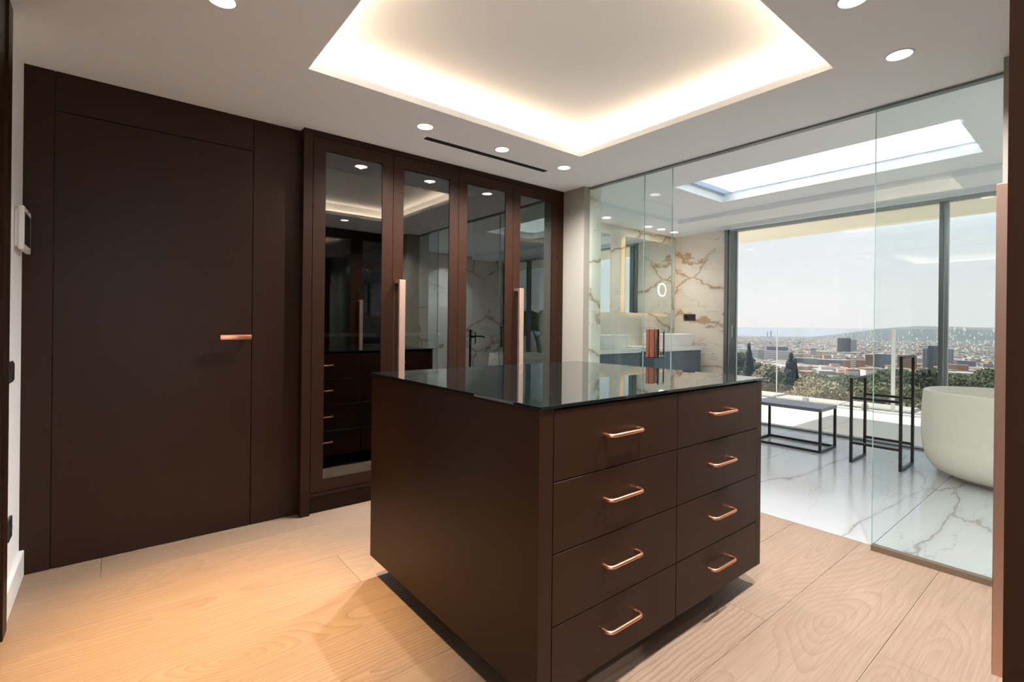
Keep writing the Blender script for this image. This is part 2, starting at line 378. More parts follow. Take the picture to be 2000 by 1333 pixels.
# bathroom ceiling: lower rim, raised middle, skylight shaft, blind recess along the window
SX0, SX1, SY0, SY1 = 4.09, 4.965, 0.637, 2.64
RX1, RY1 = 5.41, 3.425
cb = MB()
for a in ((3.2155, SX0, YEND - .1, 4.1), (SX1, RX1, YEND - .1, 4.1), (SX0, SX1, YEND - .1, SY0), (SX0, SX1, SY1, 4.1)): cb.box(*a, ZM, ZM + 0.06)
cb.box(3.353, RX1, RY1, 4.1, ZB, ZM)
cb.box(RX1, 5.90, YEND - .1, 4.1, ZB, ZM + 0.06)
cb.box(5.90, 6.14, YEND - .1, 3.25, 2.60, 2.66)
cb.box(6.14, 6.45, YEND - .15, 4.1, ZB, 2.95)
cb.box(5.90, 6.14, 3.25, 4.1, ZB, 2.6)
for a in ((3.2155, SX0, YEND - .1, 4.1), (SX1, 6.45, YEND - .1, 4.1), (SX0, SX1, YEND - .1, SY0), (SX0, SX1, SY1, 4.1)): cb.box(*a, 2.66, 2.72)
for a in ((SX0 - .03, SX0, SY0 - .03, SY1 + .03), (SX1, SX1 + .03, SY0 - .03, SY1 + .03), (SX0, SX1, SY0 - .03, SY0), (SX0, SX1, SY1, SY1 + .03)): cb.box(*a, ZM + 0.06, 2.66)
tag(cb.build('ceiling_bathroom', 'ceiling_paint'), 'white bathroom ceiling with a lowered rim and a long skylight', kind='structure')
w3 = struct('window_3', 'long opal skylight in the bathroom ceiling', ((SX0 + SX1) / 2, (SY0 + SY1) / 2, 2.95))
box('opal_pane', 'opal', w3, SX0, SX1, SY0, SY1, 2.595, 2.598)
for y in (SY0 + 0.01, SY1 - 0.03): box('pane_bar', 'alu_light', w3, SX0, SX1, y, y + 0.02, 2.583, 2.5948)
# roof edge / overhang over the terrace
tag(box('ceiling_overhang', 'soffit', None, 6.451, 8.16, -5.0, 5.0, 2.60, 2.92), 'pale roof overhang above the terrace', kind='structure')
# ------------------------------------------------------------------ glass partition
wg = struct('wall_glass', 'frameless glass partition between dressing room and bathroom', (XG, 1.6, 0))
box('top_channel', 'alu_dark', wg, XG - 0.012, XG + 0.03, 0.325, 2.897, ZC - 0.012, ZC - 0.0005)
def pane(name, x, y0, y1, z0, z1, par, mat='clear_glass', t=0.010):
    o = box(name, mat, par, x, x + t, y0, y1, z0, z1)
    return o
pane('glass_pane', XG - 0.004, 2.33, 2.896, 0.012, ZC - 0.012, wg)
pane('glass_pane', XG - 0.004, 0.326, 0.833, 0.03, ZC - 0.012, wg)
box('glass_edge', 'glass_edge', wg, XG - 0.004, XG + 0.006, 2.3275, 2.3298, 0.012, ZC - 0.012)
box('glass_edge', 'glass_edge', wg, XG - 0.004, XG + 0.006, 0.8332, 0.8352, 0.03, ZC - 0.012)
box('bottom_channel', 'steel_brown', wg, XG - 0.014, XG + 0.02, 0.326, 0.835, 0.0005, 0.03)
box('bottom_channel', 'steel_brown', wg, XG - 0.014, XG + 0.008, 2.33, 2.896, 0.0005, 0.012)
d2_ = struct('door_2', 'sliding glass door pushed open behind the fixed pane', (XG + 0.03, 2.5, 0))
pane('glass_leaf', XG + 0.018, 2.098, 2.885, 0.008, ZC - 0.0125, d2_)
box('glass_edge', 'glass_edge', d2_, XG + 0.018, XG + 0.028, 2.0955, 2.0978, 0.008, ZC - 0.0125)
# pull handle: flat copper plates in a chrome rim on both sides of the leaf
for sx, xx in ((-1, XG + 0.018), (1, XG + 0.028)):
    x1 = xx + sx * 0.03
    for y0, y1 in ((2.266, 2.290), (2.220, 2.256)):
        hb = MB(); hb.box(x1, x1 + sx * 0.005, y0, y1, 0.962, 1.174, bev=0.001)
        for z in (0.966, 1.160): hb.box(xx, x1, (y0 + y1) / 2 - 0.005, (y0 + y1) / 2 + 0.005, z, z + 0.010)
        hb.build('pull_plate', 'copper_dark', d2_, label='brown copper pull plate')
    hc = MB(); hc.box(x1 - 0.003, x1 + 0.003, 2.174, 2.188, 0.966, 1.175, bev=0.001); hc.box(x1 - 0.002, x1 + 0.002, 2.174, 2.288, 0.957, 0.9615); hc.box(x1 - 0.002, x1 + 0.002, 2.258, 2.264, 0.962, 1.174)
    for z in (0.97, 1.160): hc.box(xx, x1 - sx * 0.003, 2.178, 2.185, z, z + 0.008)
    hc.build('handle_rim', 'chrome', d2_, label='chrome rim')
# ------------------------------------------------------------------ terrace window
w2 = struct('window_2', 'wide aluminium terrace window with sliding panes', (XWIN + 0.05, 0.8, 0))
def fr(name, y0, y1, z0, z1, x0=XWIN, x1=XWIN + 0.1, mat='alu_dark'): return box(name, mat, w2, x0, x1, y0, y1, z0, z1, bev=0.002)
fr('frame_jamb', 3.205, 3.2495, 0.0, ZB - 0.001, XWIN - 0.012, XWIN + 0.10)
fr('frame_jamb', 3.172, 3.205, 0.0, ZB - 0.001, XWIN + 0.012, XWIN + 0.09, 'alu_light')
fr('sash_stile', 3.10, 3.172, 0.022, ZB - 0.03, XWIN - 0.005, XWIN + 0.045)
fr('sash_stile', 3.088, 3.10, 0.022, ZB - 0.03, XWIN + 0.01, XWIN + 0.04, 'alu_light')
fr('sash_stile', 1.068, 1.10, 0.022, ZB - 0.03, XWIN + 0.0, XWIN + 0.045)
fr('sash_stile', 1.036, 1.068, 0.022, ZB - 0.03, XWIN + 0.045, XWIN + 0.09, 'alu_light')
fr('sash_stile', -0.93, -0.88, 0.022, ZB - 0.03, XWIN + 0.0, XWIN + 0.09)
fr('frame_jamb', YEND, YEND + 0.05, 0.0, ZB - 0.001)
fr('head_rail', YEND + 0.05, 3.172, ZB - 0.028, ZB - 0.001, XWIN + 0.0, XWIN + 0.1, 'alu_light')
for x in (XWIN + 0.004, XWIN + 0.052): fr('floor_track', YEND + 0.05, 3.172, 0.0005, 0.02, x, x + 0.036)
for y0, y1, x in ((1.10, 3.10, XWIN + 0.022), (-0.88, 1.036, XWIN + 0.066), (YEND + 0.05, -0.93, XWIN + 0.022)):
    box('glass_pane', 'window_glass', w2, x, x + 0.012, y0, y1, 0.021, ZB - 0.029)
hw = MB(); hw.box(XWIN - 0.030, XWIN - 0.016, 3.118, 3.136, 1.06, 1.22, bev=0.003); hw.box(XWIN - 0.018, XWIN - 0.004, 3.12, 3.134, 1.08, 1.10); hw.box(XWIN - 0.018, XWIN - 0.004, 3.12, 3.134, 1.18, 1.20)
hw.build('window_handle', 'alu_light', w2, label='brushed aluminium pull handle')
# ================================================================== WARDROBES
def wardrobe(label, xo, yf, dr, group, shelves):
    X = lambda v: v - 0.893 + xo
    Y = lambda t: yf + dr * t
    t = thing('wardrobe', label, 'wardrobe', (X(2.0), Y(0.3), 0), group)
    def b(name, mat, x0, x1, t0, t1, z0, z1, par=t, bev=0.0, **kw): return box(name, mat, par, X(x0), X(x1), Y(t0), Y(t1), z0, z1, bev=bev, **kw)
    b('side_panel', 'brown', 0.893, 0.947, 0.0, 0.59, 0.0, ZC - 0.001)
    b('side_panel', 'brown', 3.069, 3.125, 0.0, 0.59, 0.0, ZC - 0.001)
    b('top_rail', 'brown', 0.947, 3.069, 0.0, 0.59, 2.358, ZC - 0.001)
    b('bottom_rail', 'brown', 0.947, 3.069, 0.002, 0.59, 0.112, 0.136)
    b('plinth', 'brown', 0.947, 3.069, 0.035, 0.06, 0.0, 0.112)
    b('back_panel', 'brown_inside', 0.947, 3.069, 0.57, 0.59, 0.136, 2.358)
    gaps = [0.949, 1.483, 2.014, 2.544, 3.067]
    for g in gaps[1:-1]: b('partition', 'brown_inside', g - 0.009, g + 0.009, 0.05, 0.57, 0.136, 2.358)
    for i in shelves:
        s = b('shelf', 'brown_inside', gaps[i] + (0.0 if i == 0 else 0.009), gaps[i + 1] - 0.009, 0.246, 0.56, 1.105, 1.124)
        b('shelf_edge', 'copper_bar', gaps[i] + (0.0 if i == 0 else 0.009), gaps[i + 1] - 0.009, 0.238, 0.246, 1.103, 1.126, par=s, label='copper front edge')
    for i in range(4):
        a, c = gaps[i] + 0.0015, gaps[i + 1] - 0.0015
        g0, g1 = a + 0.076, c - 0.077
        m = MB()
        for q in ((a, g0, 0.139, 2.355), (g1, c, 0.139, 2.355), (g0, g1, 2.277, 2.355), (g0, g1, 0.139, 0.211)): m.box(X(q[0]), X(q[1]), Y(0.0), Y(0.022), q[2], q[3])
        d = m.build('door', 'brown', t)
        b('glass', 'dark_glass', g0, g1, 0.006, 0.012, 0.211, 2.277, par=d, label='dark tinted glass')
        if i in (1, 3):
            hx = a + 0.014
            m = MB(); m.box(X(hx), X(hx + 0.044), Y(-0.078), Y(-0.056), 0.50, 1.496, bev=0.0012)
            for z in (0.50, 1.474): m.box(X(hx + 0.002), X(hx + 0.042), Y(-0.0565), Y(0.0), z + 0.001, z + 0.021)
            m.build('bar_handle', 'copper_bar', d, label='long vertical copper bar handle')
    return t
wardrobe('dark brown wardrobe with four tinted glass doors beside the flush door', 0.893, YW, 1, 'built-in wardrobes with tinted glass doors', (0, 1))
wardrobe('second dark brown wardrobe with copper bar handle at the right edge', 0.784, YO, -1, 'built-in wardrobes with tinted glass doors', (0, 1))

# ================================================================== ISLAND
IX0, IX1, IY0, IY1, IZ0, IZ1 = 0.949, 2.340, 1.041, 2.220, 0.10, 0.955
isl = thing('island_dresser', 'dark brown floating dresser island with drawers and a black glass top', 'dresser', ((IX0 + IX1) / 2, (IY0 + IY1) / 2, 0))
box('side_panel', 'brown', isl, IX0, IX0 + 0.055, IY0, IY1, IZ0, IZ1, bev=0.0012)
box('side_panel', 'brown', isl, IX1 - 0.045, IX1, IY0, IY1, IZ0, IZ1, bev=0.0012)
box('carcass', 'brown_inside', isl, IX0 + 0.055, IX1 - 0.045, IY0 + 0.024, IY1 - 0.024, IZ0 + 0.002, IZ1 - 0.002)
box('plinth', 'black_metal', isl, IX0 + 0.24, IX1 - 0.24, IY0 + 0.24, IY1 - 0.24, 0.0005, IZ0 + 0.002)
box('glass_top', 'island_glass', isl, IX0 - 0.006, IX1 + 0.008, IY0 - 0.008, IY1 + 0.006, IZ1 + 0.0005, IZ1 + 0.0105, bev=0.0012, label='glossy black glass top')
def pull(par, x0, x1, yf, z, dr):
    m = MB(); r = 0.0062; P = []
    for (x, t) in ((x0, 0.0), (x0, 0.016), (x0 + 0.003, 0.024), (x0 + 0.010, 0.030), (x0 + 0.02, 0.032), (x1 - 0.02, 0.032), (x1 - 0.010, 0.030), (x1 - 0.003, 0.024), (x1, 0.016), (x1, 0.0)):
        P.append((x, yf + dr * t, z))
    m.tube(P, r, 10); m.build('drawer_handle', 'copper', par, smooth=True)
DX = [IX0 + 0.0555, 1.648, IX1 - 0.0455]
DZ = [IZ0 + 0.001, 0.308, 0.5225, 0.7355, IZ1 - 0.006]
HZ = [0.219, 0.427, 0.641, 0.848]
for yf, dr in ((IY0, -1), (IY1, 1)):
    for c in range(2):
        for r_ in range(4):
            g = 0.0018
            dw = box('drawer', 'brown', isl, DX[c] + g, DX[c + 1] - g, yf + dr * 0.001, yf - dr * 0.022, DZ[r_] + g, DZ[r_ + 1] - g, bev=0.0008)
            cx = (1.317, 1.966)[c]; zz = HZ[r_]
            pull(dw, cx - 0.085, cx + 0.085, yf + dr * 0.001, zz, dr)

# ================================================================== CEILING LIGHTS
def downlight(label, x, y, z, power, color, group, r=0.046, spot=True, size=math.radians(140), blend=1.0):
    t = thing('downlight', label, 'ceiling light', (x, y, z), group)
    MB().lathe([(r + 0.001, 0.0), (r + 0.009, -0.0005), (r + 0.009, -0.003), (r + 0.0012, -0.0045), (r + 0.001, 0.0)], (x, y, z), 32).build('trim_ring', 'white_trim', t, smooth=True) if False else None
    m = MB(); n = 32
    ring = lambda rr, zz: [(x + rr * math.cos(2 * math.pi * j / n), y + rr * math.sin(2 * math.pi * j / n), z + zz) for j in range(n)]
    m.loft([ring(r + 0.008, -0.0003), ring(r + 0.007, -0.003), ring(r, -0.003), ring(r, -0.0003)], False, False).build('trim_ring', 'white_trim', t, smooth=True)
    m = MB(); m.bm.faces.new([m.bm.verts.new(p) for p in ring(r, -0.0012)]); d = m.build('lamp_disc', 'lamp_disc', t)
    if spot:
        l = bpy.data.objects.new('lamp', bpy.data.lights.new('lamp', 'SPOT')); col.objects.link(l)
        l.data.energy = power; l.data.color = color; l.data.spot_size = size; l.data.spot_blend = blend; l.data.shadow_soft_size = 0.014
        l.location = (x, y, z - 0.004); l.parent = t; l.matrix_parent_inverse = t.matrix_basis.inverted()
    return t
WARM = (1.0, 0.955, 0.915)
gd = 'downlights in the dressing room ceiling'
for lab, x, y in (('round downlight nearest the flush door, leftmost of three before the wardrobe', 1.454, 2.652), ('round downlight in the middle of three before the wardrobe', 2.046, 2.655),
                  ('round downlight nearest the glass partition corner, rightmost of three before the wardrobe', 2.64, 2.654), ('large round downlight on the right between light tray and glass partition', 2.649, 0.609),
                  ('round downlight cut by the top edge on the right', 2.075, 0.615), ('round downlight cut by the top edge on the left', 0.300, 2.104)):
    k_, c_, s_ = (3.4, (1.0, 0.60, 0.20), 52) if x < 0.5 else (1.08, WARM, 150) if y > 2 else (1.12, WARM, 135)
    downlight(lab, x, y, ZC, DOWN_W * k_, c_, gd, size=math.radians(s_))
for lab, x, y in (('added unseen fill downlight above the island corner nearest the camera', 1.10, 0.50), ('added unseen fill downlight just above the camera', 0.30, 0.75), ('added unseen fill downlight above the passage behind the camera', 0.22, -0.70), ('added unseen fill downlight at the far end of the passage behind the camera', 0.22, -1.50)):  # extra lamps out of view, added to lift the dressing room light
    downlight(lab, x, y, ZC, DOWN_W * (1.0 if x > 1 else 0.45 if y > 0 else 1.3), WARM, gd)
gb = 'downlights above the washbasins'
for lab, x, y in (('leftmost small downlight above the washbasins', 4.456, 3.77), ('second small downlight above the washbasins', 5.25, 3.76), ('third small downlight above the washbasins', 5.52, 3.753), ('rightmost small downlight above the washbasins, by the socket wall', 5.82, 3.753)):
    downlight(lab, x, y, ZB, BATH_W * (0.25 if x > 5.7 else 0.5), (1.0, 0.90, 0.80), gb, r=0.05, size=math.radians(130))
for lab, x, y in (('added fill downlight over the end wall beside the glass partition', 4.0, -1.32), ('added fill downlight over the middle of the marble end wall', 4.8, -1.32), ('added fill downlight over the end wall beside the window', 5.6, -1.32)):  # extra lamps added to brighten the end wall mirrored in the wardrobe glass
    downlight(lab, x, y, ZM, BATH_W * 4.5, (0.86, 0.95, 1.0), 'added fill downlights over the bathroom end wall', r=0.05, size=math.radians(110))
vent = thing('air_vent', 'long narrow black slot vent in the ceiling before the wardrobe', 'vent', (2.07, 2.811, ZC))
box('slot', 'black_gap', vent, 1.543, 2.60, 2.79, 2.834, ZC - 0.0006, ZC - 0.0001)
for y in (2.7885, 2.834): box('slot_rim', 'plastic_black', vent, 1.542, 2.601, y, y + 0.0015, ZC - 0.0016, ZC - 0.0001)

# ================================================================== LEFT WALL FITTINGS
ip = thing('intercom_screen', 'white wall tablet with a black screen on the left wall', 'screen', (XL, 3.0, 1.6))
y0, y1 = 2.965, 3.185
box('back_box', 'plastic_white', ip, XL + 0.0005, XL + 0.014, y0 + 0.01, y1 - 0.01, 1.515, 1.675, bev=0.002)
box('case', 'plastic_white', ip, XL + 0.014, XL + 0.032, y0, y1, 1.50, 1.69, bev=0.003)
box('display', 'screen', ip, XL + 0.032, XL + 0.0328, y0 + 0.018, y1 - 0.018, 1.525, 1.665)
MB().tube([(XL + 0.032, 3.075, 1.678), (XL + 0.0332, 3.075, 1.678)], 0.004, 12).build('camera_eye', 'plastic_black', ip)
sw = thing('light_switch', 'black light switch on the white left wall below the tablet', 'switch', (XL, 2.885, 0.98))
box('plate', 'plastic_black', sw, XL + 0.0005, XL + 0.009, 2.842, 2.930, 0.936, 1.024, bev=0.002)
box('rocker', 'plastic_black', sw, XL + 0.009, XL + 0.013, 2.850, 2.922, 0.944, 1.016, bev=0.0015)
so = thing('wall_socket', 'black power socket low on the white left wall', 'socket', (XL, 2.885, 0.33))
box('plate', 'plastic_black', so, XL + 0.0005, XL + 0.010, 2.842, 2.930, 0.285, 0.373, bev=0.002)
MB().lathe([(0.020, 0), (0.020, 0.003), (0.017, 0.003), (0.017, 0.0005)], (0, 0, 0), 20).build('insert', 'plastic_black', so).matrix_basis = Matrix.Translation((XL + 0.010, 2.886, 0.329)) @ Matrix.Rotation(math.pi / 2, 4, 'Y')

# ================================================================== BATHROOM
def vanity(label, x0, x1, left=True):
    t = thing('vanity_unit', label, 'vanity', ((x0 + x1) / 2, 3.72, 0.5), 'wall-hung vanity units')
    yf = 3.475
    box('cabinet', 'vanity_blue', t, x0 + 0.01, x1 - 0.01, yf + 0.02, YM - 0.001, 0.50, 0.889)
    box('countertop', 'counter_white', t, x0, x1, yf - 0.005, YM - 0.001, 0.8895, 0.938, bev=0.002)
    m = MB(); n = int((x1 - x0 - 0.03) / 0.0235); wd = (x1 - x0 - 0.03) / n
    for i in range(n): m.box(x0 + 0.015 + i * wd + 0.003, x0 + 0.015 + (i + 1) * wd - 0.003, yf + 0.004, yf + 0.0198, 0.505, 0.885)
    m.build('fluted_front', 'vanity_blue', t, kind='stuff')
    return t
vanity('white topped blue fluted vanity beside the marble strip', 3.50, 4.735)
vanity('white topped blue fluted vanity nearest the terrace window', 4.995, 6.055)
def basin(label, cx, cy, hx, hy, z0, z1):
    t = thing('washbasin', label, 'washbasin', (cx, cy, z0), 'white vessel washbasins')
    def ring(a, b, z, e=3.2, n=40):
        o = []
        for j in range(n):
            th = 2 * math.pi * j / n; c, s = math.cos(th), math.sin(th)
            o.append((cx + a * math.copysign(abs(c) ** (2 / e), c), cy + b * math.copysign(abs(s) ** (2 / e), s), z))
        return o
    MB().loft([ring(hx * .90, hy * .88, z0 + .0005), ring(hx * .955, hy * .95, z0 + 0.05), ring(hx, hy, z1 - .004), ring(hx - .004, hy - .004, z1), ring(hx - .012, hy - .012, z1),
               ring(hx * .93, hy * .9, z0 + 0.05), ring(hx * .75, hy * .7, z0 + 0.02)], True, True).build('bowl', 'ceramic', t, smooth=True)
    MB().lathe([(0.022, 0), (0.022, 0.003), (0.001, 0.004)], (cx, cy, z0 + 0.0202), 20).build('drain_cap', 'chrome', t, smooth=True)
    return t
basin('white rectangular washbasin half hidden by the marble strip', 4.32, 3.70, 0.36, 0.19, 0.9385, 1.095)
basin('white rectangular washbasin beside the socket wall', 5.64, 3.70, 0.44, 0.19, 0.9385, 1.10)
def tap(label, cx, cy):
    t = thing('basin_tap', label, 'tap', (cx, cy, 0.9385), 'chrome basin taps')
    m = MB(); m.tube([(cx, cy, 0.9388), (cx, cy, 1.20)], 0.016, 16); m.build('column', 'chrome', t, smooth=True)
    m = MB(); m.tube([(cx, cy, 1.165), (cx, cy - 0.05, 1.17), (cx, cy - 0.17, 1.17), (cx, cy - 0.18, 1.165), (cx, cy - 0.182, 1.15)], 0.010, 12); m.build('spout', 'chrome', t, smooth=True)
    m = MB(); m.tube([(cx, cy, 1.2005), (cx, cy, 1.235)], 0.013, 14); m.tube([(cx, cy, 1.225), (cx, cy + 0.02, 1.29)], 0.006, 10); m.build('lever', 'chrome', t, smooth=True)
tap('tall chrome tap behind the hidden washbasin', 4.32, 3.93)
tap('tall chrome tap behind the washbasin by the socket wall', 5.40, 3.93)
def wall_mirror(label, x0, x1, z0, z1):
    t = thing('wall_mirror_panel', label, 'mirror', ((x0 + x1) / 2, YM, z0), 'backlit mirrors above the vanities')
    box('mirror_glass', 'mirror', t, x0, x1, YM - 0.045, YM - 0.039, z0, z1)
    box('backing', 'black_metal', t, x0 + 0.05, x1 - 0.05, YM - 0.0388, YM - 0.0005, z0 + 0.05, z1 - 0.05)
    for a in ((x0 + 0.02, x0 + 0.04, z0 + 0.05, z1 - 0.05), (x1 - 0.04, x1 - 0.02, z0 + 0.05, z1 - 0.05)): box('glow_strip', 'led_mirror', t, a[0], a[1], YM - 0.0385, YM - 0.030, a[2], a[3])
    for a in ((z0 + 0.02, z0 + 0.04), (z1 - 0.04, z1 - 0.02)): box('glow_strip', 'led_mirror', t, x0 + 0.05, x1 - 0.05, YM - 0.0385, YM - 0.030, a[0], a[1])
    return t
wall_mirror('backlit frameless mirror half hidden behind the marble strip', 3.72, 4.73, 1.362, 2.337)
wall_mirror('backlit frameless mirror beside the socket wall', 5.025, 6.06, 1.366, 2.337)
rg = thing('magnifying_mirror', 'small round lit magnifying mirror on the large mirror', 'mirror', (5.82, YM - 0.05, 1.695))
RM = Matrix.Translation((5.82, YM - 0.0455, 1.695)) @ Matrix.Rotation(math.pi / 2, 4, 'X')
m = MB(); n = 40
ringz = lambda rr, zz: [(rr * math.cos(2 * math.pi * j / n), rr * math.sin(2 * math.pi * j / n), zz) for j in range(n)]
o = m.loft([ringz(0.090, 0), ringz(0.090, 0.006), ringz(0.077, 0.006), ringz(0.077, 0)], False, False).build('light_ring', 'led_ring', rg, smooth=True); o.matrix_basis = RM
m = MB(); m.bm.faces.new([m.bm.verts.new(p) for p in ringz(0.077, 0.004)]); o = m.build('mirror_disc', 'mirror', rg); o.matrix_basis = RM
bs = thing('double_socket', 'black double socket on the marble wall beside the window', 'socket', (XWIN, 3.74, 1.32))
box('plate', 'plastic_black', bs, XWIN - 0.010, XWIN - 0.0005, 3.655, 3.83, 1.278, 1.368, bev=0.002)
o = MB().lathe([(0.022, 0), (0.022, 0.002), (0.018, 0.002), (0.018, 0.0)], (0, 0, 0), 20).build('insert', 'rubber', bs); o.matrix_basis = Matrix.Translation((XWIN - 0.010, 3.787, 1.323)) @ Matrix.Rotation(-math.pi / 2, 4, 'Y')
cup = thing('soap_dish', 'small glass cup beside the washbasin by the window wall', 'cup', (6.02, 3.86, 0.9385))
MB().lathe([(0.026, 0.0005), (0.03, 0.004), (0.032, 0.075), (0.029, 0.075), (0.027, 0.008)], (6.02, 3.87, 0.9385), 24).build('cup_wall', 'alu_light', cup, smooth=True)

# bench and towel stand in black steel tube
bn = thing('steel_bench', 'low black steel bench with a slate grey seat before the window', 'bench', (5.44, 2.10, 0))
bx0, bx1, by0, by1, T = 5.235, 5.645, 1.775, 2.43, 0.022
box('seat', 'slate_seat', bn, bx0 - .002, bx1 + .002, by0 - .002, by1 + .002, 0.392, 0.424, bev=0.0015)
for x in (bx0, bx1 - T):
    for y in (by0, by1 - T): box('leg', 'black_metal', bn, x, x + T, y, y + T, 0.0005, 0.3918)
for x in (bx0, bx1 - T): box('foot_bar', 'black_metal', bn, x, x + T, by0 + T, by1 - T, 0.0005, T)
for y in (by0, by1 - T): box('foot_bar', 'black_metal', bn, bx0 + T, bx1 - T, y, y + T, 0.0005, T)
rk = thing('towel_stand', 'black steel towel stand of two loops of unequal height', 'towel stand', (5.316, 1.32, 0))
rx0, rx1, T = 5.115, 5.515, 0.021
for y, h_ in ((1.487, 0.755), (1.132, 0.968)):
    m = MB(); m.box(rx0, rx0 + T, y, y + T, 0.0005, h_); m.box(rx1 - T, rx1, y, y + T, 0.0005, h_); m.box(rx0 + T, rx1 - T, y, y + T, h_ - T, h_); m.box(rx0 + T, rx1 - T, y, y + T, 0.0005, T)
    m.build('loop_frame', 'black_metal', rk)
for x in (rx0, rx1 - T):
    for z in (0.168, 0.57): box('cross_bar', 'black_metal', rk, x, x + T, 1.132 + T, 1.487, z, z + T)

# bathtub: oval tub on a recessed plinth, long axis along Y
tb = thing('bathtub', 'cream freestanding oval bathtub by the terrace window', 'bathtub', (5.40, 0.12, 0))
TCX, TCY = 5.42, 0.155
def oval(a, b, z, e=2.5, n=64):
    o = []
    for j in range(n):
        th = 2 * math.pi * j / n; c, s = math.cos(th), math.sin(th)
        o.append((TCX + a * math.copysign(abs(c) ** (2 / e), c), TCY + b * math.copysign(abs(s) ** (2 / e), s), z))
    return o
prof = [(0.33, 0.64, 0.028), (0.41, 0.735, 0.032), (0.475, 0.82, 0.068), (0.515, 0.868, 0.14), (0.533, 0.892, 0.25), (0.538, 0.90, 0.36), (0.535, 0.90, 0.48), (0.525, 0.895, 0.60), (0.517, 0.889, 0.688), (0.512, 0.885, 0.697),
        (0.470, 0.845, 0.697), (0.462, 0.838, 0.690), (0.44, 0.80, 0.55), (0.40, 0.74, 0.30), (0.33, 0.64, 0.17), (0.2, 0.4, 0.14)]
MB().loft([oval(*p) for p in prof], True, True).build('shell', 'tub_stone', tb, smooth=True)
MB().loft([oval(0.365, 0.69, 0.0005), oval(0.365, 0.69, 0.030)], True, True).build('plinth', 'grey_plinth', tb)
MB().lathe([(0.03, 0), (0.03, 0.004), (0.001, 0.005)], (TCX, TCY, 0.1402), 20).build('drain_cap', 'chrome', tb, smooth=True)
tf = thing('bath_filler', 'black floor standing bath tap with hand shower behind the bathtub', 'bath tap', (4.95, -1.0, 0))
m = MB(); m.tube([(4.95, -1.0, 0.0005), (4.95, -1.0, 1.10)], 0.02, 14); m.lathe([(0.06, 0.0005), (0.06, 0.012), (0.02, 0.014)], (4.95, -1.0, 0), 24); m.build('column', 'black_metal', tf, smooth=True)
m = MB(); m.tube([(4.95, -1.0, 0.98), (5.15, -0.94, 0.98), (5.2, -0.925, 0.97), (5.2, -0.925, 0.95)], 0.014, 12); m.build('spout', 'black_metal', tf, smooth=True)
m = MB(); m.tube([(5.06, -1.0, 0.84), (5.06, -1.0, 1.06)], 0.011, 12); m.tube([(4.95, -1.0, 0.96), (5.06, -1.0, 0.96)], 0.009, 10); m.build('hand_shower', 'black_metal', tf, smooth=True)
# ================================================================== TERRACE
te = tag(box('floor_terrace', 'terrace_joint', None, 6.31, 8.72, -5.0, 8.0, -0.25, -0.024), 'pale tiled terrace outside the window', kind='structure')
ty = -5.0
while ty < 7.9:
    for a, b in ((6.31, 7.51), (7.51, 8.72)):
        box('terrace_tile', 'terrace_tile', te, a + 0.003, b - 0.003, ty + 0.003, ty + 1.197, -0.024, -0.004)
    ty += 1.2
gr = thing('glass_balustrade', 'frameless glass balustrade along the terrace edge', 'balustrade', (8.63, 1.6, 0))
ys = [-5.0, -3.0, -1.2, 0.43, 2.015, 3.597, 5.2, 7.0]
for a, b in zip(ys[:-1], ys[1:]):
    box('glass_panel', 'rail_glass', gr, 8.62, 8.638, a + 0.023, b - 0.023, 0.02, 1.196)
for i, y in enumerate(ys): box('glass_post', 'white_trim', gr, 8.618, 8.640, y - (0.022 if i % 2 == 0 else 0.005), y + (0.022 if i % 2 == 0 else 0.005), 0.02, 1.196)
for a in ys[:-1]:
    for q in (0.3, 1.1): box('clamp', 'alu_light', gr, 8.59, 8.668, a + q, a + q + 0.07, -0.0038, 0.075, bev=0.004)
yy = -5.0; i = 0
cop = thing('stone_coping', 'rough stone coping blocks outside the balustrade', 'coping', (8.9, 1.5, -0.1))
while yy < 6.0:
    L = R.uniform(0.7, 1.1); o = box('coping_block', 'stone_coping', cop, 8.76, 9.25 + R.uniform(-.05, .05), yy + 0.01, yy + L - 0.01, -0.25, 0.0 + R.uniform(-0.03, 0.05), bev=0.02); yy += L
# ================================================================== THE HILLSIDE, THE CITY AND THE SEA
def zg(r):
    P = [(0, -6.5), (12, -6.5), (40, -7.2), (80, -10.2), (150, -17), (300, -29), (600, -45), (1000, -59), (2000, -80), (4000, -104), (6300, -127), (7000, -133), (90000, -133)]
    for (a, za), (b, zb) in zip(P[:-1], P[1:]):
        if r <= b: return za + (zb - za) * (r - a) / (b - a)
simple('dry_ground', (0.17, 0.15, 0.09), 0.95, var=0.35, scale=0.08)
simple('sea', (0.20, 0.27, 0.33), 0.35, var=0.1, scale=0.01)
simple('leaf_cypress', (0.030, 0.042, 0.022), 0.8, var=0.3, scale=2)
simple('leaf_pine', (0.060, 0.080, 0.032), 0.8, var=0.35, scale=0.8)
simple('leaf_olive', (0.125, 0.125, 0.055), 0.8, var=0.35, scale=0.6)
simple('leaf_dry', (0.26, 0.21, 0.11), 0.85, var=0.3, scale=0.8)
simple('bark', (0.10, 0.07, 0.05), 0.9, var=0.3)
simple('hill_green', (0.050, 0.062, 0.056), 0.95, var=0.4, scale=0.006)
k = N('city_wall'); a = k.n('ShaderNodeVertexColor', layer_name='tone'); MT['city_wall'] = k.pbr(k.n('ShaderNodeVectorMath', operation='SCALE', ins={0: a.outputs[0], 'Scale': 0.82}).outputs[0], 0.8, spec=0.2)
m = MB()
azs = [math.radians(-62 + i * 4) for i in range(34)]; rs = [9.4, 16, 28, 45, 80, 150, 300, 600, 1000, 2000, 4000, 6300, 7000]
vs = [[m.bm.verts.new((r * math.cos(a), r * math.sin(a), zg(r) + (R.uniform(-.4, .4) if r < 200 else 0))) for r in rs] for a in azs]
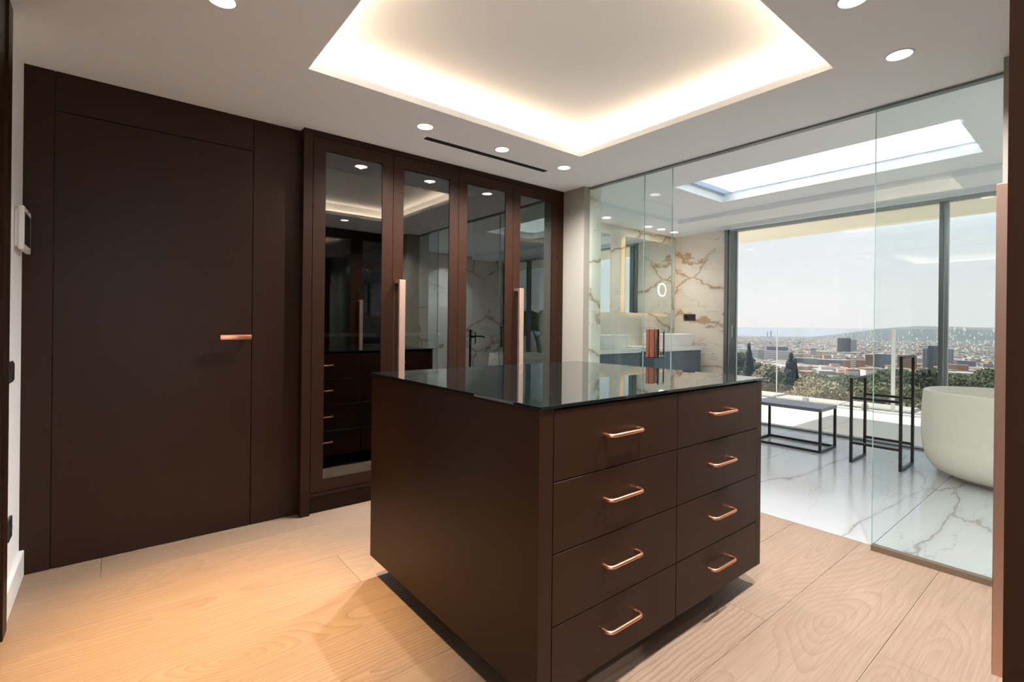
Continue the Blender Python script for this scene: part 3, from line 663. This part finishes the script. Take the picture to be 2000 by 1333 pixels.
for i in range(len(azs) - 1):
    for j in range(len(rs) - 1): m.bm.faces.new((vs[i][j], vs[i][j + 1], vs[i + 1][j + 1], vs[i + 1][j]))
tag(m.build('ground_hillside', 'dry_ground', smooth=True), 'dry hillside falling away to the city', kind='structure')
m = MB(); n = 40; m.bm.faces.new([m.bm.verts.new((70000 * math.cos(2 * math.pi * i / n), 70000 * math.sin(2 * math.pi * i / n), -131.0)) for i in range(n)])
tag(m.build('ground_sea', 'sea'), 'flat blue sea at the horizon', kind='structure')
# far hill ridge on the right
m = MB(); ridge = [(1480, 664), (1540, 661), (1590, 658), (1640, 653), (1680, 647.5), (1715, 643), (1745, 640.2), (1770, 638.6), (1795, 637.2), (1830, 638), (1860, 638.6), (1900, 639.8), (1960, 641), (2050, 644), (2200, 650)]
cols = []
for (px, py) in ridge:
    base = at_r(px, 672, 4300); top = at_r(px, py, 5400); mid = at_r(px, 0.5 * (672 + py) + 1.0, 4750)
    base.z = zg(4300) - 8
    back = top.copy(); back *= 1.15; back.z = -132
    cols.append([m.bm.verts.new(p) for p in (base, mid, top, back)])
for i in range(len(cols) - 1):
    for j in range(3): m.bm.faces.new((cols[i][j], cols[i][j + 1], cols[i + 1][j + 1], cols[i + 1][j]))
tag(m.build('ground_ridge', 'hill_green', smooth=True), 'long low wooded ridge on the horizon', kind='structure')

# city carpet: thousands of far houses nobody could count
TONES = [(0.62, 0.57, 0.50), (0.70, 0.66, 0.60), (0.55, 0.47, 0.38), (0.50, 0.36, 0.27), (0.66, 0.60, 0.48), (0.40, 0.40, 0.42), (0.72, 0.70, 0.67), (0.45, 0.28, 0.20)]
ROOFS = [(0.40, 0.20, 0.13), (0.48, 0.30, 0.22), (0.52, 0.48, 0.44), (0.34, 0.33, 0.33), (0.60, 0.56, 0.50)]
V, Fa, Cc = [], [], []
OCC = []
def free(x, y, rad): return all((x - a) ** 2 + (y - b) ** 2 > (c + rad) ** 2 for a, b, c in OCC)
def hut(x, y, z0, z1, w, d, ang, wall, roof):
    c, s = math.cos(ang), math.sin(ang); b = len(V)
    for z in (z0, z1):
        for (u, v) in ((-w, -d), (w, -d), (w, d), (-w, d)): V.append((x + (u * c - v * s) / 2, y + (u * s + v * c) / 2, z))
    for f in ((0, 1, 5, 4), (1, 2, 6, 5), (2, 3, 7, 6), (3, 0, 4, 7)): Fa.append([b + i for i in f]); Cc.append(wall)
    Fa.append([b + 4, b + 5, b + 6, b + 7]); Cc.append(roof)
VR, FR_, CR_ = V, Fa, Cc
for i in range(170):       # houses scattered over the ridge
    px = R.uniform(1600, 1990); q = R.random() ** 2
    ry = None
    for (a, b) in zip(ridge[:-1], ridge[1:]):
        if a[0] <= px <= b[0]: ry = a[1] + (b[1] - a[1]) * (px - a[0]) / (b[0] - a[0])
    yv = 672 + (ry - 672) * q * 0.9; rr = 4300 + 900 * q * .9
    p = at_r(px, yv, rr); hut(p.x, p.y, p.z - 30, p.z + R.uniform(6, 14), R.uniform(15, 40), 20, 0.4, tuple(c * R.uniform(.7, 1) for c in TONES[R.randrange(2)]), ROOFS[R.randrange(5)])
def tone_mesh(name, V, Fa, Cc, parent=None):
    me = bpy.data.meshes.new(name); me.from_pydata(V, [], Fa); me.materials.append(MT['city_wall'])
    at = me.color_attributes.new('tone', 'FLOAT_COLOR', 'CORNER'); buf = []
    for f, c in zip(Fa, Cc): buf += [*c, 1.0] * len(f)
    at.data.foreach_set('color', buf); me.update()
    o = bpy.data.objects.new(name, me); col.objects.link(o)
    if parent is not None: o.parent = parent; o.matrix_parent_inverse = parent.matrix_basis.inverted()
    return o

def tower(name, label, px0, px1, ytop, ybot, r, wall, roof, floors, glasscol, depth=None, bands=True, vert=0, cap=0.0, turn=0.0, group='larger buildings of the city'):
    """a block seen between px0 and px1; front faces the terrace; window bands (or vertical strips) are real recesses"""
    a = at_r(px0, ybot, r); b = at_r(px1, ybot, r); top = at_r((px0 + px1) / 2, ytop, r).z
    z0 = min(a.z, zg(r)) - 3; u = Vector((b.x - a.x, b.y - a.y, 0)); L = u.length; u.normalize()
    c = (a + b) / 2; nrm = Vector((c.x, c.y, 0)).normalized(); D = depth or L * 0.5
    OCC.append((c.x + nrm.x * D / 2, c.y + nrm.y * D / 2, 0.5 * math.hypot(L, D) + 2))
    t = thing(name, label, 'building', (c.x, c.y, z0), group)
    def fb(V, Fa, Cc, s0, s1, d0, d1, za, zb, w, rf):
        bI = len(V)
        for z in (za, zb):
            for (s, d) in ((s0, d0), (s1, d0), (s1, d1), (s0, d1)):
                p = a + u * (s * L) + nrm * d; V.append((p.x, p.y, z))
        for f in ((0, 1, 5, 4), (1, 2, 6, 5), (2, 3, 7, 6), (3, 0, 4, 7)): Fa.append([bI + i for i in f]); Cc.append(w)
        Fa.append([bI + 4, bI + 5, bI + 6, bI + 7]); Cc.append(rf); Fa.append([bI + 3, bI + 2, bI + 1, bI]); Cc.append(w)
    V, Fa, Cc = [], [], []; fb(V, Fa, Cc, 0, 1, 0, D, z0, top, wall, roof); tone_mesh('body', V, Fa, Cc, t)
    zb = a.z; fh = (top - zb) / floors
    if bands:
        for i in range(floors):
            V, Fa, Cc = [], [], []; fb(V, Fa, Cc, 0.03, 0.97, -0.6, 0.2, zb + fh * (i + 0.30), zb + fh * (i + 0.72), glasscol, glasscol); tone_mesh('window_band', V, Fa, Cc, t)
    if vert:
        for i in range(vert):
            V, Fa, Cc = [], [], []; fb(V, Fa, Cc, (i + 0.25) / vert, (i + 0.75) / vert, -0.8, 0.2, zb + fh * .2, top - fh * .4, glasscol, glasscol); tone_mesh('window_strip', V, Fa, Cc, t)
    if cap:
        V, Fa, Cc = [], [], []; fb(V, Fa, Cc, -0.02, 1.02, -1.5, D + 1.5, top, top + cap, roof, roof); tone_mesh('roof_cap', V, Fa, Cc, t)
    return t
Wh, Gy, Br, Dk, Cr = (0.98, 0.95, 0.90), (0.42, 0.43, 0.45), (0.50, 0.27, 0.18), (0.085, 0.095, 0.13), (0.68, 0.60, 0.46)
tower('office_tower', 'dark glass office tower, the darkest of the city blocks', 1635, 1661, 663, 700, 1300, Dk, (0.10, 0.10, 0.13), 14, (0.05, 0.055, 0.08), bands=False, vert=7, cap=2.5)
tower('office_block', 'grey office block just behind the dark tower', 1661, 1673, 664, 694, 1420, (0.50, 0.52, 0.56), Gy, 10, (0.33, 0.36, 0.42))
tower('office_block', 'pale green low office block at the foot of the dark tower', 1643, 1681, 689, 701, 1200, (0.48, 0.50, 0.44), (0.55, 0.56, 0.52), 3, (0.30, 0.33, 0.31))
tower('apartment_block', 'white slab block with balcony rows, widest on the left', 1493, 1545, 686, 713, 820, Wh, (0.20, 0.18, 0.20), 8, (0.40, 0.37, 0.36))
tower('apartment_block', 'white slab block behind the left cypress', 1441, 1482, 682, 700, 900, Wh, (0.45, 0.42, 0.40), 6, (0.42, 0.40, 0.38))
tower('apartment_block', 'white and grey block between the two white slabs', 1480, 1494, 684, 709, 860, (0.55, 0.52, 0.52), (0.5, 0.48, 0.46), 8, (0.28, 0.27, 0.29))
tower('industrial_hall', 'dark flat roofed hall above the widest white slab', 1497, 1539, 678, 686, 1150, (0.14, 0.15, 0.19), (0.13, 0.14, 0.17), 1, (0.10, 0.10, 0.13), bands=False)
tower('apartment_block', 'cream block left of the dark tower', 1592, 1627, 687, 698, 1100, Cr, (0.62, 0.56, 0.46), 3, (0.44, 0.38, 0.30))
tower('apartment_block', 'grey block with a flat dark roof left of the cream block', 1583, 1594, 682, 697, 1080, (0.50, 0.50, 0.48), (0.16, 0.16, 0.19), 4, (0.32, 0.32, 0.32), cap=1.2)
tower('terraced_apartments', 'long dark grey apartment row in the middle of the city', 1598, 1646, 703, 716, 720, (0.26, 0.25, 0.28), (0.50, 0.47, 0.43), 4, (0.13, 0.13, 0.16), bands=False, vert=12)
tower('terraced_apartments', 'long pale grey apartment row right of the white slab', 1553, 1600, 700, 714, 740, (0.40, 0.41, 0.43), (0.55, 0.36, 0.28), 4, (0.25, 0.26, 0.29), bands=False, vert=11)
tower('apartment_block', 'pink brick block left of the white narrow block', 1646, 1661, 704, 722, 640, (0.55, 0.36, 0.28), (0.50, 0.32, 0.26), 5, (0.33, 0.2, 0.16))
tower('apartment_block', 'narrow white block between two pink brick blocks', 1661, 1671, 702, 722, 630, Wh, (0.55, 0.45, 0.38), 5, (0.48, 0.43, 0.38))
tower('apartment_block', 'pink brick block right of the white narrow block', 1671, 1690, 704, 725, 620, (0.56, 0.38, 0.30), (0.50, 0.32, 0.26), 5, (0.36, 0.22, 0.17))
tower('apartment_block', 'brick block with dark side left of the blue grey block', 1690, 1706, 693, 712, 760, (0.44, 0.29, 0.23), (0.3, 0.25, 0.24), 5, (0.26, 0.17, 0.15))
tower('office_block', 'wide blue grey block left of the orange brick block', 1707, 1746, 692, 721, 700, (0.27, 0.29, 0.34), (0.40, 0.40, 0.42), 7, (0.19, 0.21, 0.26))
tower('apartment_block', 'orange brick block behind the tall towel loop', 1752, 1791, 694, 718, 720, (0.50, 0.28, 0.17), (0.45, 0.30, 0.22), 6, (0.34, 0.18, 0.11))
tower('hotel_tower', 'tall white framed tower behind the window mullion', 1801, 1863, 681, 720, 800, (0.60, 0.58, 0.57), (0.4, 0.4, 0.42), 12, (0.30, 0.30, 0.34), bands=False, vert=9, cap=0.0)
tower('hotel_tower', 'dark glass core of the tall tower behind the window mullion', 1812, 1837, 676, 719, 790, (0.17, 0.18, 0.23), (0.2, 0.2, 0.25), 12, (0.11, 0.12, 0.16), bands=False, vert=4)
tower('office_block', 'low blue grey block right of the tall tower', 1868, 1906, 705, 713, 900, (0.33, 0.36, 0.42), (0.45, 0.46, 0.48), 2, (0.22, 0.25, 0.31))
tower('warehouse', 'low red brick warehouse below the tall tower', 1850, 1892, 713, 723, 680, (0.46, 0.24, 0.16), (0.5, 0.3, 0.22), 1, (0.3, 0.2, 0.2), bands=False)
tower('warehouse', 'long white roofed hall below the red warehouse', 1830, 1900, 728, 735, 420, (0.62, 0.60, 0.56), (0.70, 0.68, 0.64), 1, (0.4, 0.4, 0.4), bands=False)
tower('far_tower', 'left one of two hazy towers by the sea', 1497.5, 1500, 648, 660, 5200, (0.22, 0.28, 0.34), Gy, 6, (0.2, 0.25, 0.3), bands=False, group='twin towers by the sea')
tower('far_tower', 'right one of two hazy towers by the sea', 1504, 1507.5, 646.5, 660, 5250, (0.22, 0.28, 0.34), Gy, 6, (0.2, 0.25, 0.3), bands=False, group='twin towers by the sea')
# nearer villas between the trees
g_v = 'villas among the trees below the terrace'
VIL = []
for i in range(40):
    px = R.uniform(1500, 1900); py = R.uniform(718, 741); r = 830 - (py - 718) * 16 + R.uniform(-20, 20)
    hh = R.uniform(4, 8); w = R.uniform(8, 15)
    p = at_r(px, py, r)
    if not free(p.x, p.y, w * .7): continue
    OCC.append((p.x, p.y, w * .7)); tn = R.choice([Wh, Cr, (0.62, 0.47, 0.36), (0.66, 0.62, 0.56)])
    t = thing('villa', 'villa', 'house', (p.x, p.y, p.z), g_v); t['px'] = px; t['tone'] = {Wh: 'white', Cr: 'cream'}.get(tn, 'pale pink' if tn[0] - tn[2] > 0.2 else 'off-white'); VIL.append(t)
    ang = R.choice((0.2, 0.45, 0.7)); V, Fa, Cc = [], [], []
    hut(p.x, p.y, min(zg(r), p.z) - 4, p.z + hh, w, w * .7, ang, tn, R.choice(ROOFS)); tone_mesh('walls', V, Fa, Cc, t)
    V, Fa, Cc = [], [], []; hut(p.x, p.y, p.z + hh, p.z + hh + .8, w * 1.08, w * .78, ang, (0.42, 0.22, 0.15), R.choice(ROOFS[:2])); tone_mesh('roof', V, Fa, Cc, t)
V, Fa, Cc = VR, FR_, CR_
for i in range(9500):
    az = math.radians(R.uniform(2, 33)); t = R.random(); r = 520 + 5600 * t ** 1.35
    w = R.uniform(6, 13) * (1 + r / 3800); d = R.uniform(6, 11) * (1 + r / 3800); h = (R.uniform(2, 6) if r < 1000 else R.uniform(5, 12)) * (1 + r / 4200)
    if not free(r * math.cos(az), r * math.sin(az), 0.5 * math.hypot(w, d)): continue
    tn = R.choice(TONES); kf = R.uniform(0.8, 1.1)
    hut(r * math.cos(az), r * math.sin(az), zg(r) - 6, zg(r) + h, w, d, az * 0 + R.choice((0.5, 0.52, 0.1)), tuple(q * kf for q in tn), R.choice(ROOFS))
tag(tone_mesh('city_houses', V, Fa, Cc), 'dense carpet of small pale city houses reaching to the sea', 'city houses', kind='stuff')
ORD = 'first second third fourth fifth sixth seventh eighth ninth tenth eleventh twelfth thirteenth fourteenth fifteenth sixteenth seventeenth eighteenth nineteenth twentieth'.split()
def ordinal(i): return ORD[i] if i < 20 else ('twenty-' + ORD[i - 20] if i < 29 else 'thirtieth' if i == 29 else 'thirty-' + ORD[i - 30])
for i, t in enumerate(sorted(VIL, key=lambda q: q['px'])):
    t['label'] = 'small %s villa with red tiled roof, %s from the left among the villas' % (t['tone'], ordinal(i)); del t['px']; del t['tone']
# ------------------------------------------------------------------ trees
TOCC = []
def leaves(name, blobs, n, size, mat, parent, seed):
    rg = random.Random(seed); V, Fa = [], []
    for (c, rx, ry, rz, w) in blobs:
        for i in range(int(n * w)):
            while True:
                q = Vector((rg.uniform(-1, 1), rg.uniform(-1, 1), rg.uniform(-1, 1)))
                if 0.30 < q.length < 1: break
            q = q.normalized() * q.length ** 0.5
            p = Vector(c) + Vector((q.x * rx, q.y * ry, q.z * rz))
            a = Vector((rg.gauss(0, 1), rg.gauss(0, 1), rg.gauss(0, 1))).normalized(); b = a.orthogonal().normalized(); s = size * rg.uniform(.6, 1.4)
            k0 = len(V); V += [tuple(p + a * s), tuple(p - a * s * .5 + b * s * .8), tuple(p - a * s * .5 - b * s * .8)]; Fa.append((k0, k0 + 1, k0 + 2))
    me = bpy.data.meshes.new(name); me.from_pydata(V, [], Fa); me.materials.append(MT[mat]); o = bpy.data.objects.new(name, me); col.objects.link(o)
    o.parent = parent; o.matrix_parent_inverse = parent.matrix_basis.inverted(); o['kind'] = 'stuff'; return o
SEED = [100]
def cypress(label, px, ytop, r, width):
    SEED[0] += 1; top = at_r(px, ytop, r); z0 = zg(r); hh = top.z - z0; TOCC.append((top.x, top.y, width * .62))
    t = thing('cypress_tree', label, 'tree', (top.x, top.y, z0), 'cypresses below the terrace')
    MB().tube([(top.x, top.y, z0 - .3), (top.x, top.y, z0 + hh * .9)], [width * .12, 0.03], 8).build('trunk', 'bark', t)
    bl = []
    for i in range(9):
        f = i / 8; w = width * (0.5 * (1 - f) ** 0.75 + 0.05) * (1.0 if i else .8); bl.append(((top.x, top.y, z0 + hh * (0.06 + 0.88 * f)), w, w, hh * 0.10, 0.35 + (1 - f)))
    leaves('foliage', bl, 1500, 0.0016 * r + 0.05, 'leaf_cypress', t, SEED[0])
def bushy(name, label, px, ytop, r, width, mat, flat=0.55, n=900, group='trees below the terrace', depthz=None):
    SEED[0] += 1; rg = random.Random(SEED[0]); top = at_r(px, ytop, r); z0 = zg(r); hh = max(1.5, top.z - z0); TOCC.append((top.x, top.y, width * .72))
    t = thing(name, label, 'tree', (top.x, top.y, z0), group)
    MB().tube([(top.x, top.y, z0 - .3), (top.x + .1, top.y, z0 + hh * .6)], [0.04 * hh + .05, 0.03 * hh], 8).build('trunk', 'bark', t)
    ch = depthz or min(hh * 0.85, width * flat * 1.6); bl = []
    for i in range(9):
        a = rg.uniform(0, 6.28); q = rg.uniform(0, 0.32) * width; s = rg.uniform(.22, .36) * width
        bl.append(((top.x + q * math.cos(a), top.y + q * math.sin(a), top.z - ch * rg.uniform(0.25, 0.75)), s, s, ch * rg.uniform(.2, .27), 1.0))
    bl.append(((top.x, top.y, top.z - ch * .28), width * .28, width * .28, ch * .28, 1.2))
    leaves('foliage', bl, n, 0.0018 * r + 0.06, mat, t, SEED[0] + 1)
cypress('tall dark cypress beside the window jamb', 1463, 675, 75, 2.3)
cypress('broad dark cypress right of the window jamb, behind the bench', 1545, 694, 62, 2.9)
cypress('small cypress close behind the broad cypress', 1553, 706, 66, 1.2)
bushy('olive_tree', 'green tree left of the tall cypress', 1447, 689, 85, 4.0, 'leaf_pine')
bushy('olive_tree', 'olive green tree right of the tall cypress', 1478, 708, 80, 3.6, 'leaf_olive')
bushy('dry_tree', 'dry yellowish tree between the two cypresses', 1503, 712, 70, 5.0, 'leaf_dry')
bushy('dry_tree', 'dry yellowish tree right of the broad cypress', 1585, 735, 55, 5.2, 'leaf_dry')
bushy('dry_tree', 'low dry tree beside the short towel loop', 1618, 746, 45, 4.2, 'leaf_dry')
bushy('pine_tree', 'round green pine behind the short towel loop', 1640, 738, 75, 5.5, 'leaf_pine')
bushy('pine_tree', 'round green pine left of the tall towel loop', 1690, 740, 66, 5.6, 'leaf_pine')
bushy('olive_tree', 'yellow green tree behind the tall towel loop', 1728, 748, 52, 3.6, 'leaf_olive')
bushy('olive_tree', 'low olive green tree right of the tall towel loop', 1772, 752, 46, 3.8, 'leaf_olive')
bushy('conifer_tree', 'dark pointed conifer left of the window mullion', 1808, 722, 60, 4.4, 'leaf_cypress', flat=1.3)
bushy('pine_tree', 'pine at the foot of the window mullion', 1846, 742, 80, 6.0, 'leaf_pine')
bushy('pine_tree', 'wide pine left of the bathtub top at the right edge', 1880, 734, 68, 5.6, 'leaf_pine')
bushy('pine_tree', 'tall pine at the right edge of the view', 1932, 720, 112, 8.4, 'leaf_pine')
for i, (px, yt, r, w, mt) in enumerate(((1520, 735, 150, 10, 'leaf_pine'), (1660, 733, 190, 12, 'leaf_pine'), (1710, 731, 210, 12, 'leaf_pine'), (1870, 730, 220, 14, 'leaf_pine'), (1760, 722, 380, 18, 'leaf_pine'), (1824, 719, 500, 16, 'leaf_pine'), (1735, 722, 420, 18, 'leaf_pine'), (1585, 728, 300, 16, 'leaf_olive'))):
    bushy('round_tree', 'small round green tree among the villas, %s from the left' % ORD[sorted((1520, 1660, 1710, 1870, 1760, 1824, 1735, 1585)).index(px)], px, yt, r, w, mt, n=350, group='round trees among the villas')
# low shrubs covering the near slope
sl = None
rg = random.Random(5); bl = []
for i in range(640):
    az = math.radians(rg.uniform(0, 32)); r = rg.uniform(14, 130); s = rg.uniform(.7, 1.7) * (1 + r / 90)
    if any((r * math.cos(az) - a) ** 2 + (r * math.sin(az) - b) ** 2 < (c + s) ** 2 for a, b, c in TOCC): continue
    bl.append(((r * math.cos(az), r * math.sin(az), zg(r) + s * .25), s, s, s * .55, 0.28 + r / 400))
sh = tag(bpy.data.objects.new('slope_shrubs', None), 'low dry shrubs covering the slope below the terrace', 'shrubs', kind='stuff'); col.objects.link(sh)
leaves('shrub_leaves', bl[::2], 420, 0.13, 'leaf_dry', sh, 77); leaves('shrub_leaves', bl[1::2], 420, 0.13, 'leaf_olive', sh, 78)
# big umbrella pine seen only mirrored in the wardrobe glass
pc = Vector((29.6, -26.6, -6.0))
t = thing('umbrella_pine', 'umbrella pine mirrored in the rightmost wardrobe door', 'tree', pc)
MB().tube([pc, pc + Vector((.3, .2, 3)), pc + Vector((-.2, .3, 6.2))], [.30, .24, .16], 10).build('trunk', 'bark', t)
for a, b in (((-.1, .25, 5.0), (1.7, -.9, 6.9)), ((-.1, .25, 5.2), (-1.5, .9, 7.1)), ((-.2, .3, 6), (.2, 1.3, 7.5))): MB().tube([pc + Vector(a), pc + Vector(b)], [.11, .05], 8).build('branch', 'bark', t)
bl = [((pc.x + dx, pc.y + dy, pc.z + dz), 1.3, 1.3, .6, 1.0) for dx, dy, dz in ((1.7, -.9, 7.1), (-1.5, .9, 7.3), (.2, 1.3, 7.7), (0, 0, 7.4), (1.0, .6, 8.0), (-.8, -.8, 7.9), (-2.2, -.3, 6.7))]
leaves('foliage', bl, 1100, 0.10, 'leaf_pine', t, 900)
# ------------------------------------------------------------------ thin haze over the city
k = N('haze'); vs_ = k.n('ShaderNodeVolumeScatter', ins={'Color': (0.92, 0.95, 1.0, 1), 'Density': 1 / 9000.0, 'Anisotropy': 0.0}); k.t.links.new(vs_.outputs[0], k.out.inputs['Volume']); MT['haze'] = k.m
hz = MB().box(260, 9000, -3000, 6000, -150, 500).build('city_haze', 'haze'); tag(hz, 'thin pale haze hanging over the city', 'haze', kind='stuff')
